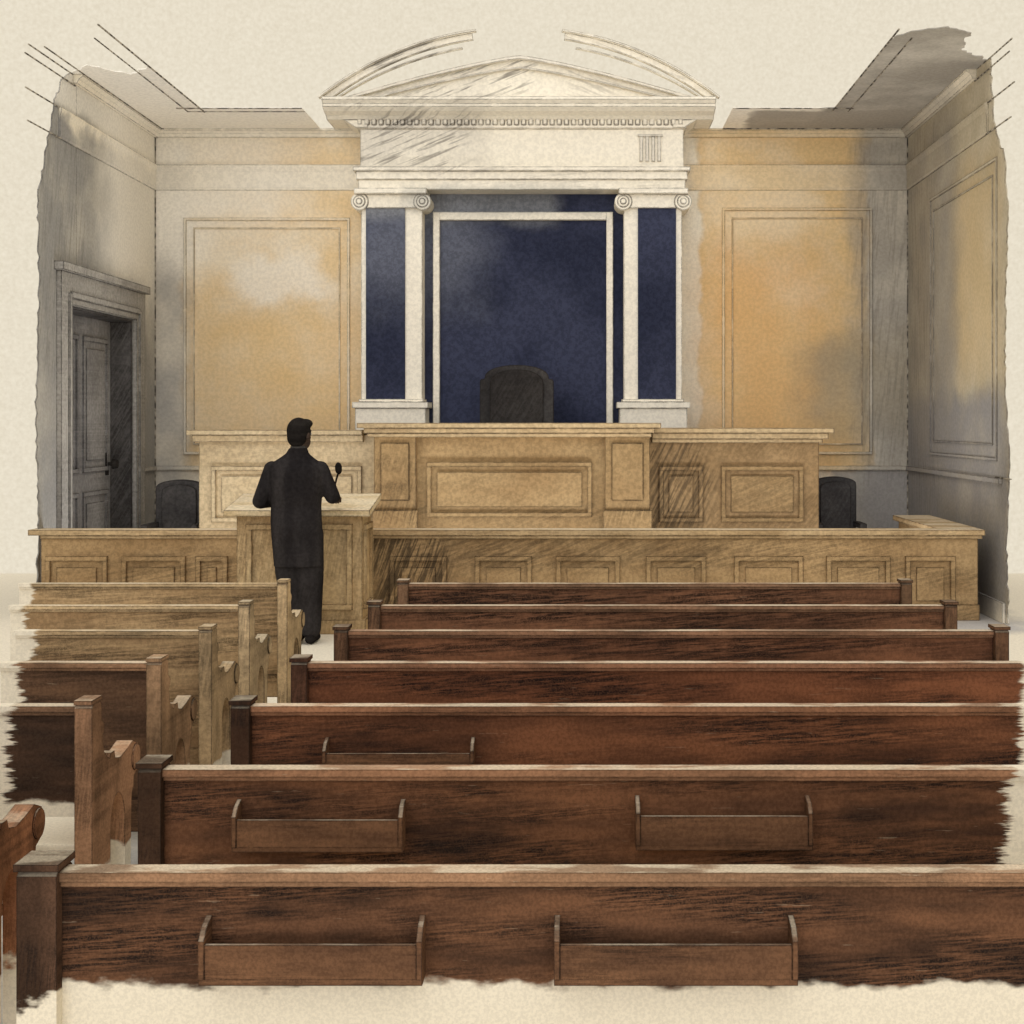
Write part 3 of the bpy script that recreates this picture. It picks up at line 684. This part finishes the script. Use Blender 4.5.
for sx in (-1, 1): ell(bm, hp(sx*.082, -.005, .0), (.012, .02, .033), hr)
legs = [(-.075, -.005), (.105, .120)]
for hx, ax in legs:
    capsule(bm, V(hx, 0, .9), .09, V((hx+ax)/2, .015, .5), .058)
    capsule(bm, V((hx+ax)/2, .015, .5), .056, V(ax, -.01, .1), .04)
    capsule(bm, V(ax, -.02, .05), .035, V(ax+.01, .14, .04), .03)
ARM = {-1: (V(-.205, 0, 1.405), V(-.285, -.03, 1.14), V(-.20, .31, 1.12)), 1: (V(.205, 0, 1.405), V(.285, .03, 1.175), V(.262, .33, 1.15))}
for sg, (sh, el, wr) in ARM.items():
    capsule(bm, sh, .05, el, .043); capsule(bm, el, .043, wr, .027)
    f = (wr-el); f.z = -.04; f.normalize(); side = Vector((f.y, -f.x, 0)).normalized()*sg
    down = Vector((0, 0, -1))
    for j, (off, L_) in enumerate(((-.030, .072), (-.010, .082), (.010, .077), (.029, .060))):
        kn = wr+f*.09+side*off
        capsule(bm, wr+side*off*.5, .017, kn, .013)
        k1 = kn+(f*.85+down*.25).normalized()*L_*.5; capsule(bm, kn, .0105, k1, .009)
        k2 = k1+(f*.6+down*.6).normalized()*L_*.45; capsule(bm, k1, .009, k2, .0075)
    t0 = wr+f*.025-side*.026; t1 = t0+(f*.6-side*.75).normalized()*.042; t2 = t1+(f*.95-side*.2+down*.2).normalized()*.032
    capsule(bm, t0, .015, t1, .012); capsule(bm, t1, .0115, t2, .009)
body = remesh('person', bm, .0065, m_skin, 2)
top(body, 'person in a black suit standing with hands on the lectern', 'person')
bm = bmesh.new()
loft(bm, [(.62, PX+.022, PY, .196, .145), (.74, PX+.016, PY, .200, .148), (.86, PX+.008, PY, .203, .152), (.98, PX, PY, .202, .148), (1.10, PX, PY, .199, .135), (1.22, PX, PY, .207, .14), (1.33, PX, PY, .222, .145),
          (1.40, PX, PY, .225, .128), (1.445, PX, PY, .195, .105), (1.485, PX+.005, PY, .135, .09), (1.52, PX+.01, PY, .09, .076), (1.565, PX+.015, PY+.005, .07, .068)])
for sg, (sh, el, wr) in ARM.items():
    capsule(bm, sh+Vector((-sg*.012, 0, -.012)), .070, el, .062); capsule(bm, el, .062, el+(wr-el)*.93, .042)
jk = remesh('suit_jacket', bm, .009, m_suit, 4); att(jk, body)
bm = bmesh.new()
for hx, ax in legs:
    capsule(bm, V(hx, 0, .88), .115, V(hx*.8+ax*.2, .01, .58), .112); capsule(bm, V(hx*.8+ax*.2, .01, .58), .112, V(ax, -.01, .12), .082)
tr = remesh('trousers', bm, .010, m_suit, 3); att(tr, body)
for hx, ax in legs:
    bm = bmesh.new(); capsule(bm, V(ax, -.05, .045), .043, V(ax+.01, .13, .038), .036); capsule(bm, V(ax+.01, .13, .036), .036, V(ax+.015, .19, .03), .028)
    for v in bm.verts: v.co.z = max(v.co.z, .001)
    sh_ = mk('shoe', bm, m_black, True); att(sh_, body)
bm = bmesh.new()
ell(bm, hp(0, -.022, .035), (.092, .102, .110), hr); ell(bm, hp(0, -.045, -.01), (.083, .072, .088), hr); ell(bm, hp(.02, .03, .095), (.064, .064, .04), hr)
for sx in (-1, 1): capsule(bm, hp(sx*.078, .012, .03), .014, hp(sx*.080, .01, -.01), .008)
hair = remesh('hair', bm, .008, m_hair, 2); att(hair, body)
bm = bmesh.new()
loft(bm, [(1.545, PX+.015, PY+.006, .070, .068), (1.582, PX+.018, PY+.01, .063, .062)], ex=2.0)
att(mk('shirt_collar', bm, m_collar, True), body)
for sx in (-1, 1):
    bm = bmesh.new(); bmesh.ops.create_uvsphere(bm, u_segments=12, v_segments=8, radius=.0125, matrix=Matrix.Translation(hp(sx*.03, .085, .012)))
    att(mk('eye', bm, m_eye, True), body)

# ---------------------------------------------------------------- light + camera
w = bpy.data.worlds.new('paper_daylight'); sc.world = w; w.use_nodes = True
nt = w.node_tree; bg = nt.nodes['Background']
tc = nt.nodes.new('ShaderNodeTexCoord'); nz = nt.nodes.new('ShaderNodeTexNoise'); nz.inputs['Scale'].default_value = 420; nz.inputs['Detail'].default_value = 2
nt.links.new(tc.outputs['Generated'], nz.inputs['Vector'])
mx_ = nt.nodes.new('ShaderNodeMix'); mx_.data_type = 'RGBA'; nt.links.new(nz.outputs[0], mx_.inputs[0])
mx_.inputs[6].default_value = lin((219, 208, 186)); mx_.inputs[7].default_value = lin((244, 235, 215))
nt.links.new(mx_.outputs[2], bg.inputs[0]); bg.inputs[1].default_value = 1.0
def sun(e, rot, ang, col=(.93, .97, 1.08)):
    l_ = bpy.data.lights.new('soft_daylight', 'SUN'); l_.energy = e; l_.angle = math.radians(ang); l_.color = col
    o = bpy.data.objects.new('soft_daylight', l_); sc.collection.objects.link(o); o.rotation_euler = [math.radians(v) for v in rot]; return o
sun(1.2, (84, 0, -6), 60)
sun(.85, (12, 0, 0), 80)
al = bpy.data.lights.new('hidden_fill_light', 'AREA'); al.shape = 'RECTANGLE'; al.size = 7.4; al.size_y = .6; al.energy = 100; al.color = (.94, .98, 1.03)
ao = bpy.data.objects.new('hidden_fill_light', al); sc.collection.objects.link(ao); ao.location = (-.6, 13.8, .12); ao.rotation_euler = (math.radians(180), 0, 0)  # unseen area light, added behind the rail to brighten ceiling and walls
cam = bpy.data.cameras.new('camera'); co = bpy.data.objects.new('camera', cam); sc.collection.objects.link(co)
co.location = (0, 0, EYE); co.rotation_euler = (math.radians(90), 0, 0)
cam.sensor_width = 36; cam.lens = 36*F/1024; cam.shift_x = -(580-512)/1024; cam.shift_y = -(512-421)/1024
cam.clip_start = .05; sc.camera = co
